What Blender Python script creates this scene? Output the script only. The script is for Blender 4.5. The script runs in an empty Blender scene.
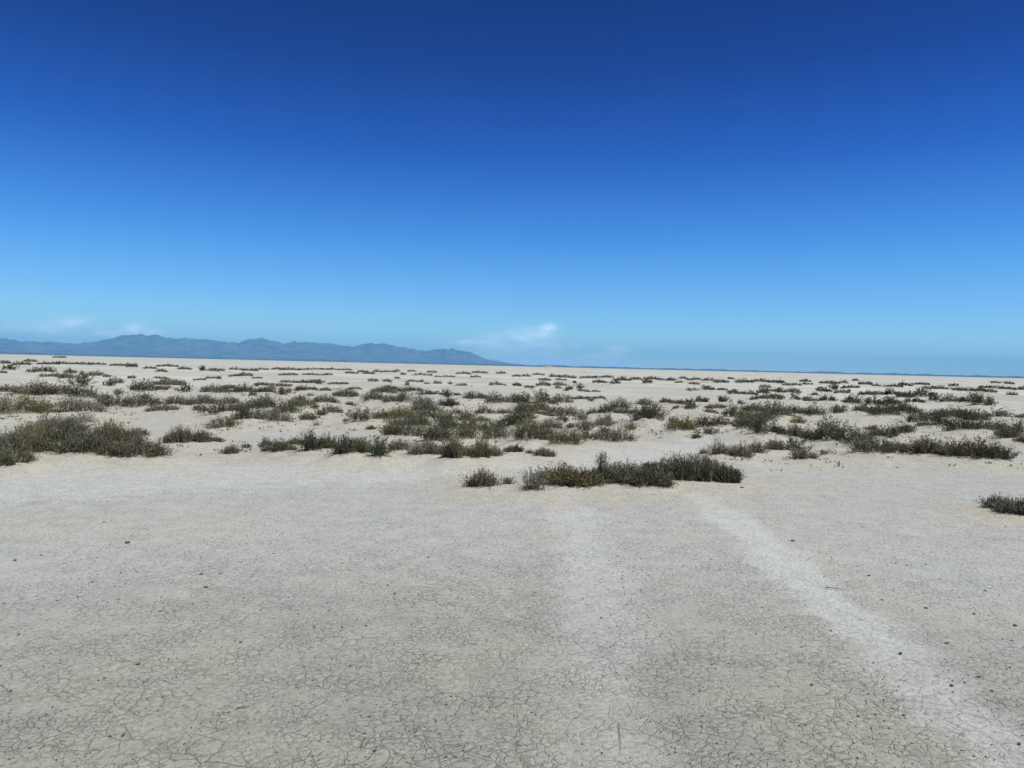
import bpy, bmesh, math
import numpy as np
from mathutils import Matrix, Vector

S = bpy.context.scene
COL = S.collection
R = math.radians
rng = np.random.default_rng(7)

# ------------------------------------------------------------------ camera
CAM_H, F = 1.6, 760.0
ROLL, PITCH = R(1.36), math.atan(18.0 / F)
fwd0 = Vector((0, math.cos(PITCH), -math.sin(PITCH)))
right0 = Vector((1, 0, 0))
up0 = right0.cross(fwd0)
right = right0 * math.cos(ROLL) + up0 * math.sin(ROLL)
up = up0 * math.cos(ROLL) - right0 * math.sin(ROLL)
cam = bpy.data.cameras.new('camera')
cam.sensor_width = 36.0
cam.lens = F / 1024 * 36.0
cam.clip_start, cam.clip_end = 0.05, 200000
camo = bpy.data.objects.new('camera', cam)
COL.objects.link(camo)
m = Matrix((right, up, -fwd0)).transposed().to_4x4()
m.translation = Vector((0, 0, CAM_H))
camo.matrix_world = m
S.camera = camo


def ray(px, py):
    d = right * ((px - 512) / F) + up * ((384 - py) / F) + fwd0
    return d


def ground_at(px, py, z=0.0):
    d = ray(px, py)
    t = (z - CAM_H) / d.z if d.z < -1e-6 else 1e5
    return np.array([d.x * t, d.y * t])


def horizon_y(px):
    # image row of the true horizon in this column
    lo, hi = 300.0, 460.0
    for _ in range(40):
        mid = (lo + hi) / 2
        if ray(px, mid).z > 0:
            lo = mid
        else:
            hi = mid
    return lo


# ------------------------------------------------------------------ helpers
def tag(o, label=None, cat=None, group=None, kind=None):
    if label: o['label'] = label
    if cat: o['category'] = cat
    if group: o['group'] = group
    if kind: o['kind'] = kind
    return o


def mesh_np(name, V, Q, mats, parent=None, loc=(0, 0, 0), col=None, mat_idx=None, smooth=False):
    """V (n,3), Q (m,k) faces of one size (or a list of such arrays)."""
    me = bpy.data.meshes.new(name)
    Qs = Q if isinstance(Q, list) else [Q]
    Qs = [q for q in Qs if len(q)]
    me.vertices.add(len(V))
    me.vertices.foreach_set('co', np.asarray(V, np.float32).ravel())
    nl = sum(q.size for q in Qs)
    me.loops.add(nl)
    me.loops.foreach_set('vertex_index', np.concatenate([q.ravel() for q in Qs]).astype(np.int32))
    npoly = sum(len(q) for q in Qs)
    me.polygons.add(npoly)
    tot = np.concatenate([np.full(len(q), q.shape[1]) for q in Qs])
    st = np.concatenate([[0], np.cumsum(tot)[:-1]])
    me.polygons.foreach_set('loop_start', st.astype(np.int32))
    if mat_idx is not None:
        me.polygons.foreach_set('material_index', mat_idx.astype(np.int32))
    me.polygons.foreach_set('use_smooth', np.full(npoly, smooth))
    for mm in mats:
        me.materials.append(mm)
    if col is not None:
        a = me.color_attributes.new('tone', 'FLOAT_COLOR', 'POINT')
        c = np.ones((len(V), 4), np.float32)
        c[:, :col.shape[1]] = col
        a.data.foreach_set('color', c.ravel())
    me.update(calc_edges=True)
    o = bpy.data.objects.new(name, me)
    COL.objects.link(o)
    if parent is not None:
        o.parent = parent
    o.location = loc
    return o


def hash2(ix, iy, seed):
    n = (ix.astype(np.int64) * 374761393 + iy.astype(np.int64) * 668265263 + seed * 1442695041) & 0xffffffff
    n = ((n ^ (n >> 13)) * 1274126177) & 0xffffffff
    n = n ^ (n >> 16)
    return (n & 0xffff) / 65535.0


def vnoise(x, y, seed=0):
    ix, iy = np.floor(x), np.floor(y)
    fx, fy = x - ix, y - iy
    fx, fy = fx * fx * (3 - 2 * fx), fy * fy * (3 - 2 * fy)
    a = hash2(ix, iy, seed); b = hash2(ix + 1, iy, seed)
    c = hash2(ix, iy + 1, seed); d = hash2(ix + 1, iy + 1, seed)
    return (a + (b - a) * fx) * (1 - fy) + (c + (d - c) * fx) * fy


def fbm(x, y, seed=0, n=4):
    s, a, t = 0, 1.0, 0
    for i in range(n):
        s = s + a * vnoise(x * 2 ** i, y * 2 ** i, seed + i); t += a; a *= .5
    return s / t


# ------------------------------------------------------------------ materials
def new_mat(name):
    mt = bpy.data.materials.new(name)
    mt.use_nodes = True
    nt = mt.node_tree
    b = nt.nodes['Principled BSDF']
    b.inputs['Roughness'].default_value = .9
    b.inputs['Specular IOR Level'].default_value = .15
    return mt, nt, b


def N(nt, t, **kw):
    n = nt.nodes.new(t)
    for k, v in kw.items():
        setattr(n, k, v)
    return n


def math_n(nt, op, a, b=None, clamp=False):
    n = N(nt, 'ShaderNodeMath', operation=op, use_clamp=clamp)
    for i, v in enumerate((a, b)):
        if v is None: continue
        if isinstance(v, (int, float)): n.inputs[i].default_value = v
        else: nt.links.new(v, n.inputs[i])
    return n.outputs[0]


def mix_c(nt, fac, a, b, bt='MIX'):
    n = N(nt, 'ShaderNodeMix', data_type='RGBA', blend_type=bt)
    for i, v in ((0, fac), (6, a), (7, b)):
        if isinstance(v, (int, float)): n.inputs[i].default_value = v
        elif isinstance(v, tuple): n.inputs[i].default_value = (*v, 1)
        else: nt.links.new(v, n.inputs[i])
    return n.outputs[2]


def ramp(nt, v, lo, hi, a=0.0, b=1.0):
    n = N(nt, 'ShaderNodeMapRange', interpolation_type='SMOOTHSTEP')
    nt.links.new(v, n.inputs[0])
    for i, q in enumerate((lo, hi, a, b)):
        n.inputs[i + 1].default_value = q
    return n.outputs[0]


def noise(nt, vec, scale, detail=4, rough=.55):
    n = N(nt, 'ShaderNodeTexNoise')
    nt.links.new(vec, n.inputs['Vector'])
    n.inputs['Scale'].default_value = scale
    n.inputs['Detail'].default_value = detail
    n.inputs['Roughness'].default_value = rough
    return n.outputs[0]


CLAY = (.203, .206, .180)
PALE = (.310, .319, .304)
SAND = (.292, .272, .218)
TRACK = (.325, .334, .320)
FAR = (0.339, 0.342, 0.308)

def ground_material():
    mt, nt, b = new_mat('dry_clay_ground')
    L = nt.links.new
    tc = N(nt, 'ShaderNodeTexCoord').outputs['Object']
    at = N(nt, 'ShaderNodeAttribute', attribute_name='tone')
    sep = N(nt, 'ShaderNodeSeparateColor')
    L(at.outputs['Color'], sep.inputs[0])
    pale, sand, trk = sep.outputs[0], sep.outputs[1], sep.outputs[2]
    far = at.outputs['Alpha']
    # patchy soil
    n_big = noise(nt, tc, .9, 5, .6)
    n_mid = noise(nt, tc, 5, 6, .65)
    n_fin = noise(nt, tc, 38, 4, .7)
    n_grn = noise(nt, tc, 170, 2, .6)
    c = mix_c(nt, ramp(nt, n_big, .38, .62), CLAY, (CLAY[0]*1.13, CLAY[1]*1.10, CLAY[2]*1.05))
    c = mix_c(nt, ramp(nt, n_mid, .5, .75, 0, .35), c, (.20, .19, .158))
    c = mix_c(nt, pale, c, PALE)
    c = mix_c(nt, trk, c, TRACK)
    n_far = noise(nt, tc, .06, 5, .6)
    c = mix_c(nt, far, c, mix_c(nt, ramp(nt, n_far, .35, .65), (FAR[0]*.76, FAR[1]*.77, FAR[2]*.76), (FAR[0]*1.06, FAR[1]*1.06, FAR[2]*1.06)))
    c = mix_c(nt, sand, c, SAND)
    # grain and painted shade specks
    c = mix_c(nt, ramp(nt, n_fin, .30, .72, .82, 1.13), (0, 0, 0), c, 'MIX') if False else c
    g = math_n(nt, 'MULTIPLY', ramp(nt, n_fin, .28, .72, .80, 1.16), ramp(nt, n_grn, .3, .7, .90, 1.08))
    g = math_n(nt, 'MULTIPLY', g, ramp(nt, n_mid, .3, .7, .92, 1.07))
    spk = ramp(nt, noise(nt, tc, 24, 3, .7), .56, .68, 1.0, .70)  # micro shadows of the rough surface, put into the colour as dark specks
    g = math_n(nt, 'MULTIPLY', g, spk)
    vm = N(nt, 'ShaderNodeVectorMath', operation='SCALE')
    L(c, vm.inputs[0]); L(g, vm.inputs['Scale'])
    c = vm.outputs[0]
    # shrinkage cracks: polygons of two sizes on warped coordinates
    wn = N(nt, 'ShaderNodeTexNoise'); wn.inputs['Scale'].default_value = 6; wn.inputs['Detail'].default_value = 4
    L(tc, wn.inputs['Vector'])
    ws = N(nt, 'ShaderNodeVectorMath', operation='SCALE'); L(wn.outputs['Color'], ws.inputs[0]); ws.inputs['Scale'].default_value = .10
    wa = N(nt, 'ShaderNodeVectorMath', operation='ADD'); L(tc, wa.inputs[0]); L(ws.outputs[0], wa.inputs[1])
    fl = N(nt, 'ShaderNodeVectorMath', operation='MULTIPLY'); L(wa.outputs[0], fl.inputs[0]); fl.inputs[1].default_value = (1, 1, 0)
    def cracks(scale, w, mscale, lo, hi):
        v = N(nt, 'ShaderNodeTexVoronoi', feature='DISTANCE_TO_EDGE')
        v.inputs['Scale'].default_value = scale
        L(fl.outputs[0], v.inputs['Vector'])
        e = ramp(nt, v.outputs['Distance'], w * .25, w, 1, 0)
        msk = ramp(nt, noise(nt, tc, mscale, 3, .6), lo, hi)
        plate = ramp(nt, v.outputs['Distance'], 0.0, .30, 0, 1)      # slabs dip towards their cracked rims
        return math_n(nt, 'MULTIPLY', e, msk), math_n(nt, 'MULTIPLY', plate, msk)
    k1, pl1 = cracks(8.0, .024, 1.3, .38, .64)
    k2, pl2 = cracks(19, .065, 3.0, .36, .64)
    k = math_n(nt, 'MAXIMUM', k1, math_n(nt, 'MULTIPLY', k2, .75))
    for z, s in ((pale, .8), (trk, .75), (sand, .9), (far, 1.0)):
        k = math_n(nt, 'MULTIPLY', k, math_n(nt, 'SUBTRACT', 1.0, math_n(nt, 'MULTIPLY', z, s)))
    c = mix_c(nt, math_n(nt, 'MULTIPLY', k, .17), c, (.075, .065, .057))
    L(c, b.inputs['Base Color'])
    b.inputs['Roughness'].default_value = .95
    b.inputs['Specular IOR Level'].default_value = .08
    hh = math_n(nt, 'ADD', math_n(nt, 'MULTIPLY', n_fin, .55), math_n(nt, 'MULTIPLY', n_mid, .5))
    hh = math_n(nt, 'ADD', hh, math_n(nt, 'MULTIPLY', n_grn, .15))
    hh = math_n(nt, 'SUBTRACT', hh, math_n(nt, 'MULTIPLY', k, .5))
    hh = math_n(nt, 'ADD', hh, math_n(nt, 'MULTIPLY', math_n(nt, 'ADD', pl1, math_n(nt, 'MULTIPLY', pl2, .5)), .22))
    bp = N(nt, 'ShaderNodeBump'); bp.inputs['Strength'].default_value = .9; bp.inputs['Distance'].default_value = .022
    L(hh, bp.inputs['Height']); L(bp.outputs[0], b.inputs['Normal'])
    return mt


def leaf_material():
    mt, nt, b = new_mat('shrub_leaves')
    at = N(nt, 'ShaderNodeAttribute', attribute_name='tone')
    nt.links.new(at.outputs['Color'], b.inputs['Base Color'])
    tr = N(nt, 'ShaderNodeBsdfTranslucent')
    nt.links.new(at.outputs['Color'], tr.inputs[0])
    mx = N(nt, 'ShaderNodeMixShader'); mx.inputs[0].default_value = .25
    nt.links.new(b.outputs[0], mx.inputs[1]); nt.links.new(tr.outputs[0], mx.inputs[2])
    nt.links.new(mx.outputs[0], nt.nodes['Material Output'].inputs[0])
    return mt


def wood_material():
    mt, nt, b = new_mat('grey_twig_wood')
    tc = N(nt, 'ShaderNodeTexCoord').outputs['Object']
    n = noise(nt, tc, 22, 3)
    nt.links.new(mix_c(nt, ramp(nt, n, .35, .65), (.08, .068, .05), (.20, .175, .14)), b.inputs['Base Color'])
    return mt


def rock_material(name, c0, c1, scale):
    mt, nt, b = new_mat(name)
    tc = N(nt, 'ShaderNodeTexCoord').outputs['Object']
    n = noise(nt, tc, scale, 6, .65)
    nt.links.new(mix_c(nt, ramp(nt, n, .35, .65), c0, c1), b.inputs['Base Color'])
    return mt


M_GROUND = ground_material()
M_LEAF = leaf_material()
M_WOOD = wood_material()
M_PEBBLE = rock_material('dark_pebble', (.04, .037, .032), (.10, .09, .074), 60)
M_GRIT = rock_material('clay_grit', (.06, .058, .05), (.19, .185, .165), 9)
M_MOUNT = rock_material('mountain_rock', (.028, .027, .028), (.10, .088, .076), .0035)
M_HAZEHILL = rock_material('haze_tinted_hills', (.34, .45, .56), (.42, .53, .64), .0035)  # distance haze put into the rock colour so the range fades out
M_SCRUB = rock_material('distant_scrub_cover', (.030, .034, .025), (.07, .07, .05), .02)
M_BROWN = rock_material('brown_earth', (.22, .15, .10), (.33, .25, .18), .4)

# ------------------------------------------------------------------ shrub list
TX = {1: 0, 2: 128, 3: 256, 4: 384, 5: 512, 6: 640, 7: 768, 8: 884}
TS = 827 / 140.0
CL = []                      # (phrase, group, band, [specs in photo pixels])


def clump(phrase, band, tile, specs, group):
    out = []
    for s in specs:
        x0, x1, yb, h, tone = s[:5]
        fl = s[5] if len(s) > 5 else ''
        if tile:
            x0, x1 = TX[tile] + x0 / TS, TX[tile] + x1 / TS
            yb, h = 345 + yb / TS, h / TS
        out.append((x0, x1, yb, h, tone, fl))
    CL.append((phrase, group, band, out))


clump('of the foreground bushes standing on open clay', 'A', 0, [
    (464, 501, 489, 21, 'g', 'n'), (503, 514, 487, 8, 's', 'n'), (517, 549, 492, 25, 's', 'bare'),
    (533, 604, 488, 25, 'o', ''), (584, 674, 487, 26, 'g', 'sprig'), (640, 740, 482, 27, 'd', 'up')], 'foreground bushes on the open clay')
clump('of the bushes at the right edge foreground', 'A', 0, [
    (985, 1008, 511, 14, 'd', 'n'), (1001, 1046, 517, 16, 'd', 'n')], 'foreground bushes at the right edge')
G = 'shrubs along the near edge of the scrub'
clump('in the near thicket at left edge', 'B', 1, [
    (-60, 290, 640, 125, 'd'), (190, 480, 500, 90, 'g'), (365, 640, 640, 125, 'd'), (560, 725, 570, 120, 'o', 'up'),
    (620, 965, 648, 112, 'd'), (60, 330, 575, 110, 'o'), (320, 530, 570, 110, 'd'), (690, 830, 575, 80, 'g'), (-30, 80, 710, 100, 'g'), (95, 190, 700, 65, 'g'), (390, 480, 660, 50, 'o')], G)
clump('just right of the left edge thicket', 'B', 2, [
    (10, 110, 520, 40, 'g'), (220, 390, 565, 80, 'd', 'up'), (380, 490, 565, 65, 'd', 'up'), (470, 560, 560, 35, 'g'),
    (560, 650, 630, 55, 'b'), (670, 730, 590, 25, 'b')], G)
clump('in the near row left of centre', 'B', 3, [
    (20, 105, 590, 60, 'g'), (85, 190, 625, 85, 'd'), (185, 275, 568, 40, 'g'), (245, 400, 628, 135, 'd'),
    (385, 480, 615, 100, 'g'), (445, 585, 648, 125, 'd'), (565, 680, 645, 105, 'g'), (675, 790, 655, 120, 'd'),
    (650, 705, 480, 30, 'g'), (735, 840, 520, 90, 'g'), (780, 910, 620, 75, 'b', 'n'),
    (40, 235, 618, 58, 'g'), (360, 490, 630, 70, 'o'), (530, 710, 642, 75, 'g')], G)
clump('along the front of the central thicket', 'B', 4, [
    (30, 140, 622, 70, 's', 'n'), (130, 335, 642, 100, 's', 'n'), (330, 485, 665, 115, 'o', 'up'), (510, 640, 660, 125, 'o', 'up'),
    (620, 705, 642, 55, 'b'), (700, 825, 622, 42, 'd'), (170, 420, 655, 62, 'g'), (430, 570, 655, 66, 'g')], G)
clump('in the sparse tufts behind the foreground bushes', 'B', 5, [
    (-5, 60, 625, 36, 'd'), (75, 132, 632, 32, 's', 'n'), (125, 260, 640, 55, 'g')], G)
clump('in the silvery row right of centre', 'B', 6, [
    (345, 405, 632, 45, 's', 'n'), (400, 535, 640, 100, 's', 'n'), (520, 665, 652, 95, 's'), (635, 745, 622, 85, 's'),
    (735, 860, 602, 70, 's')], G)
clump('trailing off the silvery row right of centre', 'B', 7, [
    (95, 165, 612, 45, 's'), (140, 232, 656, 78, 's'), (225, 292, 656, 48, 's')], G)
clump('in the near row at right', 'B', 8, [
    (-5, 65, 625, 62, 'g'), (55, 175, 606, 55, 'g'), (165, 335, 642, 105, 'd'), (325, 475, 655, 100, 'g'),
    (455, 645, 665, 128, 'd'), (595, 742, 665, 100, 'd')], G)
G = 'shrubs on the middle hummocks'
clump('on hummocks behind the left edge thicket', 'C', 1, [
    (-20, 245, 395, 110, 'o'), (180, 305, 398, 45, 'b'), (345, 475, 350, 52, 's'), (435, 615, 388, 82, 's'),
    (315, 435, 402, 34, 'd'), (430, 555, 445, 50, 's', 'n'), (285, 445, 297, 52, 'd'), (415, 560, 302, 52, 'd'),
    (160, 315, 290, 70, 'b'), (78, 165, 285, 42, 'g'), (-15, 72, 270, 34, 'd'), (415, 542, 242, 52, 'd', 'dome'),
    (568, 645, 307, 26, 'd'), (600, 725, 342, 60, 'g'), (640, 722, 230, 30, 'b')], G)
clump('in the long dark row behind bare sand', 'C', 2, [
    (20, 155, 272, 66, 'd'), (-30, 175, 346, 72, 'd'), (165, 330, 237, 36, 'g'), (162, 232, 264, 20, 'd'),
    (440, 605, 272, 42, 'd'), (558, 642, 252, 22, 'd'), (622, 748, 286, 46, 'd'), (745, 860, 278, 26, 'd'),
    (215, 350, 337, 54, 'o'), (350, 525, 347, 56, 'g'), (382, 475, 382, 40, 'g'), (125, 285, 377, 36, 'b'),
    (510, 655, 337, 42, 'g'), (535, 685, 387, 55, 'd'), (665, 860, 372, 66, 'g')], G)
clump('below that row on the sandy rise', 'C', 2, [
    (488, 645, 477, 75, 'g'), (635, 735, 447, 88, 'd', 'up'), (720, 850, 447, 72, 's'), (820, 960, 450, 80, 's')], G)
clump('behind the near row left of centre', 'C', 3, [
    (-20, 115, 372, 72, 'd'), (105, 265, 392, 82, 'd'), (195, 340, 342, 62, 'o'), (335, 485, 332, 52, 'g'),
    (460, 605, 300, 44, 'd'), (418, 515, 397, 42, 'b'), (255, 358, 432, 46, 'd'), (625, 755, 320, 56, 'd'),
    (740, 850, 332, 42, 'o'), (542, 695, 438, 88, 'o', 'dome'), (680, 795, 422, 62, 'd'), (785, 850, 412, 60, 'd')], G)
clump('in the small far tufts left of centre', 'C', 3, [
    (0, 85, 280, 25, 'd'), (165, 212, 282, 30, 'b'), (222, 302, 257, 34, 'd'), (298, 362, 252, 20, 'd'),
    (378, 442, 260, 20, 'd'), (538, 622, 250, 14, 'b'), (690, 830, 262, 34, 'd'), (338, 372, 457, 22, 'y'), (512, 542, 452, 22, 'y')], G)
clump('in the big thicket at centre', 'C', 4, [
    (10, 205, 424, 78, 'o'), (185, 325, 424, 68, 'd'), (295, 425, 434, 72, 'o'), (415, 545, 434, 70, 'g'),
    (25, 235, 530, 88, 'g'), (215, 425, 562, 112, 'd'), (395, 565, 550, 92, 'g'), (555, 745, 552, 92, 'g'),
    (90, 290, 470, 80, 'g'), (300, 455, 490, 85, 'd'), (430, 600, 490, 72, 'o'), (150, 335, 380, 60, 'd'), (15, 125, 478, 60, 'b'), (560, 705, 500, 62, 'g')], G)
clump('on the brow of the central thicket', 'C', 4, [
    (45, 175, 328, 64, 'd', 'dome'), (165, 295, 345, 58, 'g'), (315, 445, 352, 36, 'g'), (338, 402, 302, 40, 'd'),
    (405, 455, 278, 16, 'd'), (465, 612, 314, 40, 'd'), (585, 725, 338, 56, 'g'), (705, 850, 334, 48, 'g'),
    (535, 652, 398, 42, 'd'), (545, 622, 427, 26, 'b'), (655, 775, 398, 30, 'd'), (715, 850, 474, 78, 'd')], G)
clump('on the slope right of the central thicket', 'C', 5, [
    (110, 255, 345, 72, 'd', 'dome'), (225, 355, 334, 46, 'o'), (-10, 115, 342, 56, 'g'), (15, 135, 394, 62, 'd'),
    (195, 305, 388, 42, 'd'), (295, 395, 404, 56, 'o'), (375, 455, 418, 46, 'g'), (435, 525, 397, 30, 'd'),
    (505, 605, 397, 52, 'd'), (565, 700, 377, 56, 'd'), (90, 215, 372, 50, 'g'), (20, 150, 425, 55, 'o')], G)
clump('beside the yellow tuft right of centre', 'C', 5, [
    (598, 725, 407, 30, 'd'), (715, 850, 435, 98, 'd'), (735, 825, 347, 36, 'g'), (655, 748, 487, 52, 'y', 'dome'),
    (780, 840, 467, 26, 'b')], G)
clump('on the lower flank of central thicket', 'C', 5, [
    (85, 172, 402, 36, 'b'), (158, 262, 407, 30, 'b'), (262, 332, 432, 36, 'o'), (365, 495, 474, 60, 's', 'n'),
    (478, 592, 462, 46, 's'), (-20, 62, 454, 110, 'd'), (-10, 135, 565, 102, 'g'), (95, 265, 550, 92, 'd'),
    (215, 425, 582, 95, 'o'), (468, 722, 556, 80, 'g'), (20, 170, 500, 80, 'o'), (150, 300, 480, 60, 'b')], G)
clump('in the dark row right of centre', 'C', 6, [
    (115, 202, 345, 24, 'd'), (198, 272, 354, 28, 'd'), (268, 327, 376, 30, 'd'), (388, 502, 372, 26, 'g'),
    (188, 232, 385, 15, 'd'), (378, 452, 407, 22, 's'), (-10, 155, 434, 98, 'b'), (145, 335, 487, 92, 'o'),
    (315, 425, 478, 66, 'd'), (398, 518, 472, 56, 'd'), (415, 447, 495, 15, 'b'), (18, 72, 462, 40, 'b')], G)
clump('in the dark hummock above the silvery row', 'C', 6, [
    (695, 865, 412, 90, 'd'), (598, 725, 388, 50, 'd'), (486, 605, 423, 76, 'g'), (538, 705, 492, 112, 'g'),
    (636, 778, 518, 112, 'd'), (775, 840, 532, 46, 'd'), (590, 740, 455, 80, 'o'), (680, 800, 440, 60, 'g')], G)
clump('on the hummock below the pale sandy tuft', 'C', 7, [
    (20, 115, 532, 46, 'd'), (105, 205, 528, 72, 'd'), (200, 305, 562, 92, 'd'), (275, 445, 562, 136, 'g', 'up'),
    (405, 545, 582, 116, 'd'), (525, 605, 552, 50, 'd'), (595, 685, 522, 36, 'd'), (495, 725, 632, 112, 'g'),
    (715, 795, 602, 46, 'g')], G)
clump('around the pale sandy tuft at right', 'C', 7, [
    (105, 222, 392, 46, 'd'), (212, 335, 407, 66, 'g'), (78, 162, 432, 30, 'y'), (135, 222, 457, 42, 'y'),
    (345, 492, 387, 44, 'o', 'dome'), (505, 605, 382, 40, 'd'), (602, 765, 402, 62, 'd'), (755, 840, 392, 52, 'd')], G)
clump('above the near row at right', 'C', 8, [
    (-10, 85, 522, 56, 'd'), (70, 168, 502, 56, 'd'), (80, 132, 387, 46, 'd'), (128, 205, 402, 42, 'd'),
    (145, 305, 442, 66, 'd'), (295, 485, 424, 58, 'd'), (445, 605, 432, 56, 'd'), (285, 395, 477, 76, 'd'),
    (198, 295, 482, 28, 'd'), (375, 525, 502, 72, 'd'), (495, 695, 492, 56, 'd'), (690, 717, 477, 18, 'd')], G)
clump('at the right edge beyond the near row', 'C', 8, [
    (618, 752, 414, 42, 'b', 'dome'), (788, 850, 420, 18, 'b'), (658, 785, 542, 76, 'g'), (755, 860, 524, 84, 'd'),
    (728, 782, 566, 25, 'g'), (785, 860, 572, 42, 'd')], G)
G = 'far shrubs scattered across the pale flat'
clump('in the far scrub at far left', 'D', 1, [
    (20, 102, 148, 28, 'd', 'dome'), (185, 305, 162, 30, 'd'), (285, 372, 184, 20, 'd'), (358, 432, 193, 25, 'b'), (383, 442, 167, 30, 'b'),
    (528, 602, 172, 26, 'b'), (608, 652, 187, 16, 'b'), (-10, 32, 172, 13, 'd'), (758, 805, 196, 20, 'b')], G)
clump('in the thin line under mountains at left', 'E', 1, [
    (-5, 52, 108, 18, 'd'), (93, 172, 118, 20, 'd'), (148, 205, 100, 14, 'd'), (235, 332, 116, 15, 'd'),
    (325, 422, 111, 14, 'd'), (438, 532, 116, 15, 'd'), (536, 615, 116, 14, 'd'), (658, 732, 121, 14, 'd'),
    (728, 802, 121, 14, 'd'), (320, 382, 75, 6, 'd')], G)
clump('in the far scrub under the highest crest', 'D', 2, [
    (408, 472, 152, 30, 'd', 'dome'), (472, 562, 151, 19, 'd'), (182, 285, 126, 14, 'd'), (298, 372, 141, 18, 'b'),
    (172, 228, 160, 20, 'b'), (-5, 52, 126, 16, 'd'), (98, 162, 136, 14, 'b'), (163, 238, 191, 12, 'b'),
    (392, 457, 201, 12, 'b'), (458, 522, 191, 10, 'b'), (598, 662, 181, 14, 'd'), (657, 732, 179, 20, 'g'), (738, 792, 191, 10, 'b')], G)
clump('in the long thin far line left of centre', 'E', 2, [
    (598, 682, 146, 14, 'd'), (678, 765, 149, 19, 'd'), (756, 830, 146, 13, 'd'), (852, 930, 146, 14, 'd'),
    (905, 1020, 149, 20, 'd'), (1015, 1150, 146, 13, 'd'), (1150, 1260, 146, 14, 'd'), (1255, 1320, 151, 10, 'd')], G)
clump('in the second far line left of centre', 'E', 3, [
    (138, 242, 179, 16, 'd'), (278, 382, 173, 12, 'd'), (383, 452, 181, 14, 'd'), (528, 602, 166, 16, 'b'),
    (598, 662, 156, 14, 'd'), (633, 702, 169, 14, 'd'), (688, 742, 161, 16, 'd'), (738, 830, 166, 12, 'd')], G)
clump('in the third far line left of centre', 'D', 3, [
    (148, 242, 216, 14, 'g'), (238, 332, 216, 20, 'd'), (428, 542, 226, 14, 'd'), (658, 722, 213, 18, 'b'),
    (748, 802, 216, 16, 'b'), (348, 402, 216, 10, 'b'), (-5, 82, 241, 16, 'd'), (78, 205, 251, 20, 'd')], G)
clump('in the far scrub behind central thicket', 'D', 4, [
    (-5, 85, 256, 26, 'd'), (78, 225, 263, 28, 'd'), (248, 275, 286, 25, 'd'), (283, 332, 296, 18, 'b'),
    (618, 692, 236, 25, 'b'), (757, 812, 251, 19, 'g'), (288, 342, 226, 18, 'b'), (238, 272, 226, 12, 'b'),
    (138, 202, 211, 10, 'b'), (426, 492, 241, 14, 'b'), (678, 725, 243, 8, 'b')], G)
clump('in the farthest line behind central thicket', 'E', 4, [
    (163, 285, 179, 11, 'd'), (298, 418, 186, 11, 'd'), (426, 512, 171, 13, 'd'), (513, 572, 189, 12, 'd'),
    (518, 612, 166, 12, 'd'), (657, 722, 171, 11, 'd'), (757, 812, 186, 14, 'g'), (252, 312, 161, 12, 'd'),
    (58, 97, 156, 8, 'd'), (98, 127, 173, 10, 'd'), (138, 192, 156, 8, 'd'), (63, 92, 196, 12, 'd')], G)
clump('in the farthest line under the white cloud', 'E', 5, [
    (58, 112, 186, 18, 'g'), (118, 192, 179, 11, 'd'), (158, 232, 211, 18, 'd'), (217, 282, 186, 18, 'd'),
    (278, 382, 196, 22, 'd'), (258, 322, 206, 12, 'd'), (357, 382, 223, 14, 'd'), (397, 502, 196, 18, 'd'),
    (497, 602, 193, 18, 'd'), (476, 562, 226, 30, 'b'), (576, 642, 233, 25, 'd'), (597, 702, 211, 30, 'd'),
    (697, 772, 206, 18, 'd')], G)
clump('in the far scrub under the white cloud', 'D', 5, [
    (3, 52, 251, 18, 'g'), (68, 132, 261, 18, 'b'), (138, 232, 246, 30, 'g'), (238, 322, 241, 25, 'b'),
    (253, 292, 259, 18, 'b'), (318, 352, 261, 12, 'b'), (388, 462, 271, 16, 'b'), (468, 522, 279, 12, 'b'),
    (348, 462, 313, 26, 'd'), (468, 557, 317, 18, 'd'), (765, 830, 223, 32, 'd')], G)
clump('in the farthest line right of the cloud', 'E', 6, [
    (20, 102, 206, 26, 'd'), (98, 142, 209, 14, 'd'), (153, 212, 209, 22, 'd'), (228, 282, 201, 14, 'd'),
    (278, 362, 206, 18, 'd'), (288, 352, 236, 16, 'b'), (203, 252, 223, 12, 'b'), (367, 442, 213, 22, 'b'),
    (438, 525, 223, 30, 'o'), (517, 552, 201, 12, 'd'), (562, 665, 223, 30, 'd'), (667, 762, 219, 22, 'd'), (757, 840, 223, 20, 'd')], G)
clump('on the open flat right of centre', 'D', 6, [
    (383, 442, 261, 20, 'd'), (453, 517, 263, 14, 'd'), (512, 582, 286, 36, 'd'), (577, 692, 289, 30, 'd'),
    (687, 762, 283, 30, 'd'), (708, 772, 251, 20, 'b'), (768, 840, 271, 14, 'b'), (685, 840, 322, 38, 'g'),
    (282, 435, 337, 38, 'd', 'dome'), (432, 545, 342, 40, 'd', 'dome')], G)
clump('in the farthest line at right', 'E', 7, [
    (40, 95, 226, 28, 'd'), (92, 192, 236, 18, 'd'), (188, 252, 216, 14, 'd'), (208, 262, 233, 10, 'd'),
    (308, 412, 226, 22, 'd'), (418, 472, 226, 20, 'd'), (436, 532, 253, 20, 'd'), (538, 612, 233, 20, 'd'),
    (617, 662, 241, 14, 'd'), (688, 785, 243, 16, 'd'), (497, 532, 211, 10, 'd')], G)
clump('around the tall dark bush at right', 'D', 7, [
    (367, 418, 263, 42, 'd', 'dome'), (288, 372, 271, 28, 'd'), (397, 472, 281, 20, 'b'), (97, 192, 286, 30, 'b'),
    (-5, 92, 306, 20, 'b'), (128, 187, 329, 36, 'd'), (207, 292, 329, 40, 'b'), (297, 402, 336, 46, 'd')], G)
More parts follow.
